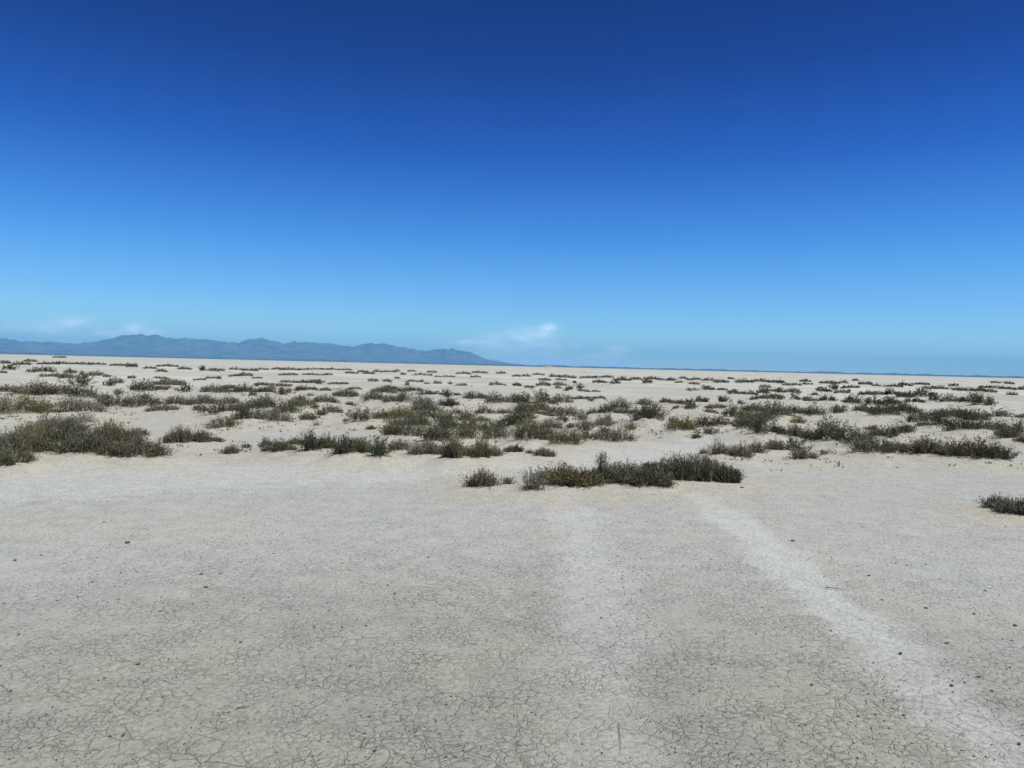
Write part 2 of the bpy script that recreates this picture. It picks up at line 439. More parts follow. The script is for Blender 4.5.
clump('in the far scrub at right', 'D', 7, [
    (437, 552, 341, 56, 'g'), (537, 632, 291, 28, 'd'), (617, 692, 286, 20, 'd'), (687, 752, 291, 36, 'd'),
    (757, 825, 301, 30, 'd'), (567, 692, 346, 56, 'd'), (687, 762, 341, 40, 'd')], G)
clump('in the farthest line at far right', 'E', 8, [
    (85, 162, 241, 28, 'd'), (177, 262, 236, 16, 'd'), (252, 362, 263, 28, 'b'), (387, 437, 246, 20, 'd'),
    (407, 472, 269, 18, 'd'), (452, 547, 271, 25, 'b'), (542, 602, 276, 25, 'd'), (597, 657, 286, 18, 'd'),
    (582, 702, 256, 20, 'd'), (697, 765, 261, 14, 'd'), (717, 762, 231, 12, 'd'), (777, 850, 263, 18, 'd'),
    (733, 782, 296, 18, 'b'), (637, 682, 223, 10, 'd')], G)
clump('in the far scrub at far right', 'D', 8, [
    (67, 132, 296, 26, 'd'), (137, 295, 301, 56, 'd'), (132, 232, 336, 32, 'd'), (267, 322, 331, 40, 'b'),
    (337, 472, 336, 46, 'b'), (455, 565, 341, 52, 'd'), (515, 655, 349, 76, 'o'), (-10, 82, 346, 50, 'd'),
    (-10, 92, 396, 56, 'd')], G)

# ------------------------------------------------------------------ resolve the shrubs to the ground
MH = {'A': .05, 'B': .15, 'C': .28, 'D': .26, 'E': .2}
SHRUBS = []
for phrase, group, band, specs in CL:
    order = sorted(range(len(specs)), key=lambda i: specs[i][0] + specs[i][1])
    for rank, i in enumerate(order):
        x0, x1, yb, h, tone, fl = specs[i]
        ex = {'A': .02, 'B': .05, 'C': .07, 'D': .06, 'E': .05}[band] * (x1 - x0)
        x0, x1 = x0 - ex, x1 + ex
        yb += {'A': -1.0, 'B': 3.5, 'C': 2.0, 'D': .5, 'E': 0}[band]
        xc = (x0 + x1) / 2
        dy = yb - horizon_y(xc)
        d = CAM_H * F / dy
        w = (x1 - x0) * d / F
        hr0 = h * d / F
        mh = min(MH[band], .45 * hr0) if band != 'A' else .05
        p = ground_at(xc, yb, mh * .85)
        d = np.hypot(*p)
        w = (x1 - x0) * d / F
        D = min((.8 if band in 'BC' else .55) * w, {'A': .55, 'B': 1.2, 'C': 2.4, 'D': 3.0, 'E': 5.0}[band])
        vis = h * d / F                       # apparent height
        tilt = CAM_H / d
        hr = max(vis - D * .35 * tilt, .75 * vis) * {'A': .98, 'B': .94, 'C': 1.15, 'D': .95, 'E': .85}[band]
        if 'thicket' in phrase: hr *= 1.15
        dirv = p / d
        c = p + dirv * D * .28
        SHRUBS.append(dict(c=c, dir=dirv, w=w, D=D, h=hr, mh=mh, band=band, tone=tone, fl=fl, rank=rank,
                           n=len(specs), phrase=phrase, group=group, px=(x1 - x0) * h, d=d, wpx=x1 - x0, hpx=h))

# ------------------------------------------------------------------ terrain height
SC = np.array([s['c'] for s in SHRUBS]); SW = np.array([s['w'] for s in SHRUBS]); SD = np.array([s['D'] for s in SHRUBS])
SM = np.array([s['mh'] for s in SHRUBS]); SU = np.array([s['dir'] for s in SHRUBS])
BAND = np.array([s['band'] for s in SHRUBS])


def mound_fields(x, y):
    """height of the sand mounds the shrubs have caught, and how sandy the surface is there"""
    H = np.zeros_like(x); Q = np.zeros_like(x)
    for i in range(len(SC)):
        rx = SW[i] * .62 + .25; ry = SD[i] * .75 + .35
        R_ = 2.6 * max(rx, ry)
        k = np.nonzero((np.abs(x - SC[i, 0]) < R_) & (np.abs(y - SC[i, 1]) < R_))[0]
        if not len(k): continue
        dx, dy = x[k] - SC[i, 0], y[k] - SC[i, 1]
        a = dy * SU[i, 0] * 0 + dx * SU[i, 1] - dy * SU[i, 0]
        b = dx * SU[i, 0] + dy * SU[i, 1]
        q = (a / rx) ** 2 + (b / ry) ** 2
        g = SM[i] * np.exp(-q * .9)
        H[k] = np.maximum(H[k], g) + .22 * np.minimum(H[k], g)
        Q[k] = np.maximum(Q[k], np.exp(-q * .55))
    return H, Q


def base_h(x, y):
    r = np.hypot(x, y)
    h = .03 * (fbm(x * .35, y * .35, 3) - .5)
    h = h + .008 * (fbm(x * 3.1, y * 3.1, 9, 3) - .5)
    amp = np.clip((r - 13.5) / 12, 0, 1) * np.clip(1 - (r - 250) / 600, 0, 1)
    h = h + amp * (.34 * (fbm(x * .16, y * .16, 21) - .5) + .17 * (fbm(x * .9, y * .9, 31, 3) - .5) + np.clip(1 - r / 120, 0, 1) * .075 * (fbm(x * 3.4, y * 3.4, 35, 3) - .5))
    return h


def height(x, y):
    x = np.atleast_1d(np.asarray(x, float)); y = np.atleast_1d(np.asarray(y, float))
    return base_h(x, y) + mound_fields(x, y)[0]


# ------------------------------------------------------------------ ground sheet (polar, finest in front of the camera)
def seg_dist(x, y, P):
    best = np.full(x.shape, 1e9)
    for a, b in zip(P[:-1], P[1:]):
        ab = b - a; L2 = ab @ ab
        t = np.clip(((x - a[0]) * ab[0] + (y - a[1]) * ab[1]) / L2, 0, 1)
        best = np.minimum(best, np.hypot(x - a[0] - t * ab[0], y - a[1] - t * ab[1]))
    return best


def px_line(pts):
    return [ground_at(*p) for p in pts]


TRK_R = px_line([(640, 489), (700, 497), (748, 527), (800, 578), (850, 620), (905, 665), (960, 712), (1050, 785)])
TRK_L = px_line([(570, 494), (582, 530), (590, 580), (598, 640), (605, 700), (612, 790)])
PALE_L = px_line([(-200, 486), (0, 484), (120, 481), (250, 477), (350, 471), (440, 465), (560, 459), (660, 453), (745, 447)])
TAN1 = px_line([(-60, 520), (60, 522), (140, 524), (190, 530)])
TAN2 = px_line([(470, 498), (560, 502), (660, 498)])
TAN3 = px_line([(560, 535), (640, 532), (735, 540)])
TAN4 = px_line([(770, 520), (800, 545), (838, 566), (870, 580)])
TAN5 = px_line([(835, 507), (930, 510), (1000, 516)])


def build_ground():
    af = np.arange(-46, 46.01, .17)
    ab = np.arange(46 + 6, 360 - 46, 6.0)
    ang = R(1) * np.concatenate([af, ab])
    def logs(a, b, ratio):
        n = int(math.log(b / a) / math.log(ratio)); return a * (b / a) ** (np.arange(n) / n)
    rad = np.concatenate([logs(.4, 2.6, 1.08), logs(2.6, 22, 1.0065), logs(22, 220, 1.013), logs(220, 25500, 1.09), [25500]])
    na, nr = len(ang), len(rad)
    A, Rr = np.meshgrid(ang, rad)
    x = (np.sin(A) * Rr).ravel(); y = (np.cos(A) * Rr).ravel()
    H, Q = mound_fields(x, y)
    z = base_h(x, y) + H
    r = np.hypot(x, y)
    wob = fbm(x * 1.1, y * 1.1, 50); wob2 = fbm(x * 4.5, y * 4.5, 60)
    def band(P, w, soft):
        dd = seg_dist(x, y, P) + (wob - .5) * soft * 1.3 + (wob2 - .5) * soft * .6
        return np.clip(1 - (dd - w) / soft, 0, 1)
    sm = lambda t: t * t * (3 - 2 * t)
    trk = np.maximum(.95 * sm(band(TRK_R, .10, .26)), .62 * sm(band(TRK_L, .08, .32))) * np.clip(.42 + (r - 3.0) / 7, 0, 1)
    pale = sm(band(PALE_L, 1.0, 1.3))
    pale = np.maximum(pale, .70 * sm(np.clip((r - 3.0) / 4.6, 0, 1)))
    spk = np.clip((fbm(x * 9, y * 9, 88, 3) - .38) / .25, 0, 1)
    tan = .30 * sm(band(TAN1, .2, .7)) * (.4 + .6 * spk) + .6 * sm(band(TAN2, .2, .4)) + .35 * sm(band(TAN3, .15, .35)) * spk
    tan = tan + .5 * spk * sm(band(TAN4, .03, .2)) + .25 * spk * sm(band(TAN5, .15, .4))
    hum = sm(np.clip((r - 14) / 6, 0, 1)) * (.25 + .5 * sm(np.clip((wob - .4) / .3, 0, 1)))
    sand = np.clip(np.maximum(np.maximum(Q * .9, tan), hum), 0, 1)
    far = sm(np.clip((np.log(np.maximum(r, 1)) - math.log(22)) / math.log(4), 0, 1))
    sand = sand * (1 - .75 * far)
    z = z - trk * .008
    c0 = np.array([[0, 0, float(base_h(np.zeros(1), np.zeros(1))[0])]])
    V = np.concatenate([np.stack([x, y, z], 1), c0])
    col = np.concatenate([np.stack([pale, sand, trk, far], 1), [[.3, 0, 0, 0]]])
    i = np.arange(na); j = (i + 1) % na
    k = np.arange(nr - 1)[:, None] * na
    Qd = np.stack([k + i, k + na + i, k + na + j, k + j], -1).reshape(-1, 4)[:, ::-1]
    T = np.stack([np.full(na, len(V) - 1), i, j], 1)[:, ::-1]
    o = mesh_np('ground', V, [Qd, T], [M_GROUND], col=col, smooth=True)
    tag(o, kind='structure')
    return o


build_ground()

# ------------------------------------------------------------------ shrub builder
TONES = {'d': (.042, .052, .024), 'g': (.074, .080, .045), 'o': (.092, .087, .034), 's': (.155, .152, .112),
         'b': (.112, .096, .062), 'y': (.22, .19, .09)}
TWORD = {'d': 'dark green', 'g': 'grey green', 'o': 'olive', 's': 'silvery grey', 'b': 'brownish', 'y': 'straw yellow'}
KIND = {'d': ('saltbush', 'shrub'), 'g': ('saltbush', 'shrub'), 'o': ('desert_shrub', 'shrub'), 's': ('dry_bush', 'shrub'),
        'b': ('dry_bush', 'shrub'), 'y': ('grass_tuft', 'grass tuft')}
ORD = ['leftmost', 'second', 'third', 'fourth', 'fifth', 'sixth', 'seventh', 'eighth', 'ninth', 'tenth', 'eleventh',
       'twelfth', 'thirteenth', 'fourteenth', 'fifteenth', 'sixteenth']


def shrub_geometry(s, seed):
    g = np.random.default_rng(seed)
    w, D, h, fl, d = s['w'], s['D'], s['h'], s['fl'], s['d']
    pix = d / F                                        # metres per photo pixel there
    near = s['band'] in 'AB'
    r = (.62 if 'up' not in fl else .42) * h
    if 'dome' in fl:
        r = .5 * w
    r = min(max(r, .1), .5 * w)
    area_m = w * D
    P = max(1, int(round(2.3 * area_m / (r * r * 2.6) + .8 * w / r)))
    P = min(P, 60)
    if 'dome' in fl: P = max(3, P)
    uu = (np.arange(P) + g.uniform(.2, .8, P)) / P * 2 - 1
    if s['band'] in 'DE':
        P = max(3, int(P * .6), int(math.ceil(w / (1.25 * r)))); uu = np.clip((np.arange(P) + g.uniform(0, 1, P)) / P * 2 - 1, -1, 1)
    g.shuffle(uu)
    vv = g.uniform(-1, 1, P) * np.sqrt(np.clip(1 - uu ** 2, .05, 1))
    inset = max(w / 2 - r * .6, .02)
    px, py = uu * inset, vv * max(D / 2 - r * .4, .02)
    if 'dome' in fl: px *= .7; py *= .7
    hp = h * (1 - (.55 if 'dome' not in fl else .25) * np.abs(uu) ** 2.2) * g.uniform(.66 if s['band'] in 'ABC' else (.4 if s['band'] == 'D' else .25), 1.08, P)
    hp = hp * (.72 + .5 * vnoise(uu * w / (1.3 * h) + seed * 3.7, vv * 2.0 + 11.0, seed))
    if P == 1: hp[:] = h
    hp[np.argmin(np.abs(uu))] = h
    # stems
    ns = {'A': 26, 'B': 20, 'C': 15, 'D': 12, 'E': 9}[s['band']]
    if 'bare' in fl: ns = 20
    pid = np.repeat(np.arange(P), ns)
    K = len(pid)
    az = g.uniform(0, 2 * np.pi, K)
    lean = np.abs(g.normal(0, .85 if 'up' not in fl else .42, K))
    lean = np.clip(lean, 0, 1.35)
    L = hp[pid] * (1.05 - .5 * g.uniform(0, 1, K) ** 1.6)
    hor = np.minimum(L * np.tan(np.minimum(lean, 1.1)) * .8, r * 1.5)
    ver = L * np.clip(np.cos(lean * .75), .25, 1)
    rx = px[pid] + g.normal(0, r * .22, K); ry = py[pid] + g.normal(0, r * .22, K)
    if 'sprig' in fl:
        e = K // 22
        rx[:e] = -w * .30 + g.normal(0, .03, e); ry[:e] = 0; ver[:e] = h * g.uniform(1.0, 1.35, e); hor[:e] = g.uniform(0, .10, e)
    lx, ly = np.cos(az), np.sin(az)
    right2 = np.array([s['dir'][1], -s['dir'][0]])     # local x across the view
    def place(t, k):
        a = rx[k] + lx[k] * hor[k] * t ** .85
        b = ry[k] + ly[k] * hor[k] * t ** .85
        z = ver[k] * t ** 1.1
        X = a * right2[0] + b * s['dir'][0]; Y = a * right2[1] + b * s['dir'][1]
        return np.stack([X, Y, z], -1)
    # ground under every root
    root = place(np.zeros(K), np.arange(K))
    zc = float(height(s['c'][:1], s['c'][1:])[0])
    gz = height(s['c'][0] + root[:, 0], s['c'][1] + root[:, 1]) - zc
    def P3(t, k):
        p = place(t, k); p[..., 2] += gz[k]
        return p
    # leaves
    dens = {'A': 5.0, 'B': 4.6, 'C': 4.4, 'D': 4.2, 'E': 4.0}[s['band']]
    nl = int(np.clip(s['px'] * dens, 80, 20000))
    if 'n' in fl: nl = int(nl * .42)
    if 'bare' in fl: nl = int(nl * .15)
    k = g.integers(0, K, nl)
    t = g.uniform(.08, .97, nl) ** .8
    if 'bare' in fl: t = g.uniform(.4, 1, nl)
    pos = P3(t, k)
    jit = .04 * h + .15 * pix
    pos = pos + g.normal(0, jit, (nl, 3)) * np.array([1, 1, .8])
    pos[:, 2] = np.maximum(pos[:, 2], gz[k] + .004)
    tan = P3(np.minimum(t + .1, 1.1), k) - P3(t, k)
    tan /= np.linalg.norm(tan, axis=1, keepdims=True) + 1e-9
    ax = tan * (1.3 if 'up' in fl else .65) + g.normal(0, .55, (nl, 3)) + np.array([0, 0, .25])
    ax /= np.linalg.norm(ax, axis=1, keepdims=True)
    sd = np.cross(ax, g.normal(0, 1, (nl, 3)))
    sd /= np.linalg.norm(sd, axis=1, keepdims=True) + 1e-9
    ll = (max(.028, 1.4 * pix)) * g.uniform(.6, 1.5, nl)[:, None]
    lw = (max(.010, .62 * pix)) * g.uniform(.6, 1.3, nl)[:, None]
    V = np.stack([pos, pos + ax * ll * .5 + sd * lw * .5, pos + ax * ll, pos + ax * ll * .5 - sd * lw * .5], 1).reshape(-1, 3)
    Qf = np.arange(nl * 4).reshape(-1, 4)
    base = np.array(TONES[s['tone']])
    ptone = g.uniform(.62, 1.55, P)[:, None] * base * (1 + g.normal(0, .08, (P, 3)))
    stone = g.uniform(.75, 1.35, K)
    ctone = ptone[pid[k]] * (stone[k] * g.uniform(.6, 1.5, nl) * (.70 + .75 * t ** 1.5))[:, None]  # light on the tips and shade inside put into the leaf colour
    dry = g.uniform(0, 1, nl) < (.11 if s['tone'] in 'dog' else .25)
    ctone[dry] = np.array([.20, .172, .105]) * g.uniform(.7, 1.2, dry.sum())[:, None]
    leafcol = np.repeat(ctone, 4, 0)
    # twigs
    kk = np.arange(K)
    if not near:
        kk = kk[g.uniform(0, 1, K) < .45]
    seg = 3
    ts = np.linspace(0, 1, seg + 1)
    rad = (max(.0045, .17 * pix)) * np.array([1.0, .85, .6, .3])
    if 'bare' in fl: rad = rad * 1.2
    rings = []
    for q in range(seg + 1):
        cpt = P3(np.full(len(kk), ts[q]), kk)
        if q == 0: cpt[:, 2] -= .02
        wob = g.normal(0, .02 * h, (len(kk), 3)) if 0 < q < seg else 0
        cpt = cpt + wob
        rings.append(np.stack([cpt + rad[q] * np.array([math.cos(a), math.sin(a), 0]) for a in (0, 2.1, 4.2)], 1))
    TV = np.stack(rings, 1)                            # K, seg+1, 3, 3
    n0 = (np.arange(len(kk)) * (seg + 1) * 3)[:, None, None]
    qs = np.arange(seg)[None, :, None] * 3
    cc = np.arange(3)[None, None, :]; cn = (cc + 1) % 3
    TQ = np.stack([n0 + qs + cc, n0 + qs + cn, n0 + qs + 3 + cn, n0 + qs + 3 + cc], -1).reshape(-1, 4)
    return V, Qf, leafcol, TV.reshape(-1, 3), TQ, zc


SPECIAL = {('A', 'of the foreground bushes standing on open clay', 0): 'small sparse grey bush left of the twiggy bush on open clay',
           ('A', 'of the foreground bushes standing on open clay', 1): 'tiny grey tuft between the two small bushes on open clay',
           ('A', 'of the foreground bushes standing on open clay', 2): 'nearly bare twiggy grey bush at the left end of the foreground clump',
           ('A', 'of the foreground bushes standing on open clay', 3): 'olive bush forming the left part of the long foreground clump',
           ('A', 'of the foreground bushes standing on open clay', 4): 'grey green bush with a tall sprig amid the foreground clump',
           ('A', 'of the foreground bushes standing on open clay', 5): 'dark green upright bush at the right end of the foreground clump',
           ('A', 'of the bushes at the right edge foreground', 0): 'small dark bush just left of the bush cut off by the right edge',
           ('A', 'of the bushes at the right edge foreground', 1): 'dark bush cut off by the right edge on the near clay'}


def shape_word(s):
    q = s['wpx'] / s['hpx']
    if 'dome' in s['fl']: return 'domed'
    if 'up' in s['fl']: return 'bristly'
    if q > 4.2: return 'long'
    if q > 2.4: return 'spreading'
    if q > 1.5: return 'rounded'
    return 'compact'


for n, s in enumerate(SHRUBS):
    V, Qf, lc, TV, TQ, zc = shrub_geometry(s, 1000 + n)
    name, cat = KIND[s['tone']]
    word = name.replace('_', ' ') if s['tone'] != 'd' else 'saltbush'
    if s['n'] == 1 or s['rank'] == 0: o_ = 'leftmost'
    elif s['rank'] == s['n'] - 1: o_ = 'rightmost'
    else: o_ = ORD[s['rank']] + ' from left'
    lab = SPECIAL.get((s['band'], s['phrase'], s['rank'])) or f"{shape_word(s)} {TWORD[s['tone']]} {word}, {o_} {s['phrase']}"
    if len(lab.split()) > 16: print('LONG LABEL', lab)
    loc = (s['c'][0], s['c'][1], zc)
    if s['band'] in 'ABC':
        e = bpy.data.objects.new(name, None); COL.objects.link(e)
        e.empty_display_size = .2; e.location = loc
        tag(e, lab, cat, s['group'])
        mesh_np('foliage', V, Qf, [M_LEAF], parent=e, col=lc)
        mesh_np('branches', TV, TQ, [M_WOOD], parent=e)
    else:
        VV = np.concatenate([V, TV]); Q2 = np.concatenate([Qf, TQ + len(V)])
        mi = np.concatenate([np.zeros(len(Qf)), np.ones(len(TQ))])
        cc = np.concatenate([lc, np.full((len(TV), 3), .2)])
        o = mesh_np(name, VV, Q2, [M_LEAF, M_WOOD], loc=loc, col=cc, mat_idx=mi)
        tag(o, lab, cat, s['group'])

# tiny dry tufts on the sand between the named shrubs: nothing tells one from the next
gt = np.random.default_rng(31)
made = 0
mid = [s for s in SHRUBS if s['band'] in 'CD']
while made < 130:
    s0 = mid[gt.integers(len(mid))]
    off = gt.normal(0, 1, 2) * (.55 * s0['w'] + .5)
    c = s0['c'] + off
    d = float(np.hypot(*c))
    if d < 14.2 or d > 70 or abs(math.atan2(c[0], c[1])) > R(33): continue
    w = gt.uniform(.18, .5) * (1 + d / 60); h = w * gt.uniform(.3, .55)
    t_ = dict(c=c, dir=c / d, w=w, D=.7 * w, h=h, mh=0, band='D', tone='bgsgd'[gt.integers(5)], fl='dome', rank=0, n=1, d=d,
              px=max(w * h * (F / d) ** 2, 14))
    V, Qf, lc, TV, TQ, zc = shrub_geometry(t_, 9000 + made)
    VV = np.concatenate([V, TV]); Q2 = np.concatenate([Qf, TQ + len(V)])
    mi = np.concatenate([np.zeros(len(Qf)), np.ones(len(TQ))])
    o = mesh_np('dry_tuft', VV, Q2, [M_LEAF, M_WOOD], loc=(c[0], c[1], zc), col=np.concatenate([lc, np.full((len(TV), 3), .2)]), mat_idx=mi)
    tag(o, 'tiny low dry tuft on bare sand between the larger shrubs of the middle hummocks', 'tuft', 'tiny tufts between the hummock shrubs')
    made += 1
print('shrubs', len(SHRUBS))

# ------------------------------------------------------------------ pebbles, twigs, grit
PT = {1: (0, 490), 2: (256, 490), 3: (512, 490), 4: (768, 490), 5: (0, 628), 6: (256, 628), 7: (512, 628), 8: (768, 628)}
PEB = {
 1: [(510,210,20),(805,335,14),(825,387,18),(460,385,10),(500,375,12),(310,427,10),(230,443,10),(475,437,10),(370,367,12),(430,450,8),(390,270,10),(415,130,10),(965,288,8),(988,300,8),(878,332,8),(640,485,10),(698,482,8),(165,262,10),(485,330,10),(15,457,10),(60,282,12),(545,325,8)],
 2: [(555,412,14),(527,376,10),(322,242,8),(70,254,10),(290,484,8),(345,550,10),(232,547,12),(690,266,10),(815,478,8),(405,518,10),(440,545,14),(735,495,6),(648,518,6),(610,345,6),(168,497,8),(70,515,8)],
 3: [(687,304,10),(518,402,10),(358,510,11),(460,454,9),(423,263,9),(440,353,9),(90,409,9),(115,456,9),(70,468,10),(52,550,10),(1000,470,12),(484,324,10),(672,417,6),(845,450,8),(632,76,7),(510,6,12)],
 4: [(403,344,12),(458,440,11),(825,496,11),(768,432,10),(782,430,8),(632,474,12),(632,300,9),(510,294,9),(556,303,9),(988,543,14),(870,406,10),(70,547,10),(1008,500,6),(283,480,7),(255,275,8),(100,207,14),(233,256,7)],
 5: [(652,282,14),(630,338,10),(555,147,18),(418,204,12),(393,214,10),(590,210,12),(42,259,14),(2,155,12),(737,471,14),(915,343,14),(492,437,14),(440,440,14),(118,485,10),(940,54,10),(963,60,14),(675,128,10),(708,122,10),(765,405,10),(590,286,10),(660,216,10),(440,340,8),(75,30,12),(805,15,8),(890,412,8),(210,322,10)],
 6: [(780,278,14),(762,310,13),(805,280,10),(835,296,9),(720,377,14),(676,399,9),(192,156,12),(250,235,13),(365,291,11),(550,298,10),(562,309,9),(420,356,12),(452,359,12),(495,357,9),(475,496,18),(760,522,20),(800,524,15),(828,496,10),(630,525,14),(620,550,12),(600,543,8),(376,156,12),(305,125,10),(472,82,9),(960,446,10),(865,345,9),(735,425,10),(165,297,8),(165,240,8),(132,470,10),(955,13,9),(880,65,7),(675,474,8),(643,478,8),(738,488,8),(433,427,12)],
 7: [(760,394,14),(762,350,14),(752,250,14),(726,264,9),(282,464,12),(78,343,12),(755,150,9),(815,159,11),(800,143,9),(868,138,12),(780,160,9),(690,125,12),(598,373,9),(555,373,9),(138,188,9),(232,213,8),(207,231,9),(228,182,8),(418,177,9),(362,190,8),(852,335,11),(888,355,8),(824,406,9),(803,403,8),(790,398,7),(687,215,9),(868,285,9),(620,285,8),(360,500,9),(957,505,10),(820,463,9),(667,450,9),(395,74,8),(538,28,9),(297,288,8),(712,540,12),(725,322,10),(95,352,8)],
 8: [(530,98,15),(715,62,15),(895,248,14),(788,215,11),(740,252,12),(148,386,14),(125,388,10),(135,72,15),(42,229,11),(175,225,16),(430,343,13),(363,350,14),(358,517,12),(343,457,14),(655,537,12),(1005,457,14),(1018,425,9),(775,482,10),(873,506,10),(65,528,14),(172,523,10),(250,552,10),(420,500,9),(422,441,10),(252,9,10),(192,176,9),(435,223,8),(575,455,10),(392,288,9),(542,342,12),(845,193,12),(912,138,9),(968,156,10),(940,45,10),(975,50,10),(895,458,8),(262,130,10),(735,226,12)]}
PLAB = {1: 'small dark pebble on the rough clay at left below the tan stain',
        2: 'small dark pebble on the rough clay left of the left wheel track',
        3: 'small dark pebble on the clay between the two pale wheel tracks',
        4: 'small dark pebble on the clay right of the right wheel track',
        5: 'dark pebble on the nearest clay in the lower left corner',
        6: 'dark pebble on the nearest clay left of centre',
        7: 'dark pebble on the nearest cracked clay right of centre',
        8: 'dark pebble on the nearest clay in the lower right corner'}


def pebble_mesh(seed):
    g = np.random.default_rng(seed)
    bm = bmesh.new()
    bmesh.ops.create_icosphere(bm, subdivisions=2, radius=.5)
    sc = g.uniform(.75, 1.25, 3) * np.array([1.1, .95, .62])
    ph = g.uniform(0, 6, 6)
    for v in bm.verts:
        c = v.co
        k = 1 + .16 * math.sin(5 * c.x + ph[0]) * math.sin(6 * c.y + ph[1]) + .12 * math.sin(9 * c.z + ph[2] + 4 * c.x) + g.uniform(-.07, .07)
        v.co = Vector((c.x * sc[0] * k, c.y * sc[1] * k, c.z * sc[2] * k))
    me = bpy.data.meshes.new('pebble'); bm.to_mesh(me); bm.free()
    me.materials.append(M_PEBBLE)
    return me


PM = [pebble_mesh(40 + i) for i in range(9)]
pts, szs, tl = [], [], []
for t, L in PEB.items():
    for (X, Y, q) in L:
        pts.append(ground_at(PT[t][0] + X / 4, PT[t][1] + Y / 4)); szs.append(q / 4); tl.append(t)
for (px_, py_, q) in ((742, 490, 4.5), (887, 460.5, 4), (637, 443, 3)):
    pts.append(ground_at(px_, py_)); szs.append(q); tl.append(0)
pts = np.array(pts); pz = height(pts[:, 0], pts[:, 1])
for i, (p, q, t) in enumerate(zip(pts, szs, tl)):
    d = np.hypot(*p)
    o = bpy.data.objects.new('pebble' if t else 'dark_clod', PM[i % len(PM)]); COL.objects.link(o)
    size = q * d / F * rng.uniform(.55, .78)
    o.scale = (size * 1.15, size * 1.15, size * rng.uniform(.8, 1.1))
    o.rotation_euler = (rng.uniform(-.2, .2), rng.uniform(-.2, .2), rng.uniform(0, 6.28))
    o.location = (p[0], p[1], pz[i] + size * .18)
    if t: tag(o, PLAB[t], 'pebble', 'dark pebbles scattered on the clay ' + ('rise' if t < 5 else 'foreground') + f' {["left","left centre","right centre","right"][(t-1)%4]}')
    else: tag(o, ('dark clod on the clay just right of the foreground clump', 'dark clod on clay in front of the near row at right', 'dark clod on pale crust beyond the foreground clump')[i - len(pts) + 3], 'clod')


def twig(px_pts, rad, label, lift=.006):
    P = [ground_at(*q) for q in px_pts]
    P = np.array(P); z = height(P[:, 0], P[:, 1])
    P = np.concatenate([P, (z + rad * .7 + lift)[:, None]], 1)
    rings = []
    for i, p in enumerate(P):
        tn = P[min(i + 1, len(P) - 1)] - P[max(i - 1, 0)]; tn /= np.linalg.norm(tn)
        sd = np.cross(tn, [0, 0, 1]); sd /= np.linalg.norm(sd); uu = np.cross(sd, tn)
        rr = rad * (1 - .6 * i / (len(P) - 1))
        rings.append([p + rr * (math.cos(a) * sd + math.sin(a) * uu) for a in np.arange(6) * math.pi / 3])
    V = np.array(rings).reshape(-1, 3)
    Q = [[i * 6 + j, i * 6 + (j + 1) % 6, i * 6 + 6 + (j + 1) % 6, i * 6 + 6 + j] for i in range(len(P) - 1) for j in range(6)]
    caps = np.array([[5, 4, 3, 2, 1, 0], [len(V) - 6 + j for j in range(6)]])
    o = mesh_np('twig', V, [np.array(Q), caps], [M_DRYTWIG], smooth=True)
    tag(o, label, 'twig', 'dry twigs lying on the clay')


M_DRYTWIG = rock_material('weathered_twig', (.05, .043, .035), (.12, .10, .08), 40)
twig([(825.5, 588), (832, 588.8), (840, 590), (845, 591)], .0035, 'thin dark twig lying beside the right wheel track')
twig([(236, 711), (243, 709.5), (250, 708.6)], .003, 'short dark twig on the clay at lower left')
twig([(618.5, 724), (619.6, 733), (620.6, 745), (621, 753)], .0016, 'thin straight twig on cracked clay at bottom centre')
twig([(847, 453), (852, 451), (862, 449), (867, 446)], .03, 'dark dead branch poking out of the near row at right', .05)
twig([(833, 445), (839, 443.5), (845, 442)], .03, 'dark dead branch below the grey green bush at right', .05)


def grit():
    n = 15000
    g = np.random.default_rng(5)
    d = 3.0 * (12.5 / 3.0) ** g.uniform(0, 1, n); a = g.uniform(-R(40), R(40), n)
    x, y = np.sin(a) * d, np.cos(a) * d
    keep = fbm(x * .8, y * .8, 77) > g.uniform(.25, .7, n)
    keep &= np.minimum(seg_dist(x, y, TRK_R), seg_dist(x, y, TRK_L)) > g.uniform(.05, .3, n)
    x, y, d = x[keep], y[keep], d[keep]; n = len(x)
    z = height(x, y)
    s = g.uniform(.0018, .0052, n) * (1 + .05 * d)
    o6 = np.array([[1, 0, 0], [0, 1, 0], [-1, 0, 0], [0, -1, 0], [0, 0, 1], [0, 0, -1.0]])
    th = g.uniform(0, 6.28, n)
    u = o6[None] * g.uniform(.6, 1.3, (n, 6, 1)) * np.array([1.3, .9, .6])
    ca, sa = np.cos(th)[:, None], np.sin(th)[:, None]
    X = u[..., 0] * ca - u[..., 1] * sa; Y = u[..., 0] * sa + u[..., 1] * ca
    V = np.stack([x[:, None] + X * s[:, None], y[:, None] + Y * s[:, None], z[:, None] + s[:, None] * (.25 + u[..., 2])], -1).reshape(-1, 3)
    T = np.array([[0, 1, 4], [1, 2, 4], [2, 3, 4], [3, 0, 4], [1, 0, 5], [2, 1, 5], [3, 2, 5], [0, 3, 5]])
    Q = (np.arange(n)[:, None, None] * 6 + T[None]).reshape(-1, 3)
    o = mesh_np('grit', V, Q, [M_GRIT])
    tag(o, 'fine clay crumbs and grit strewn over the near flat', 'grit', kind='stuff')


grit()


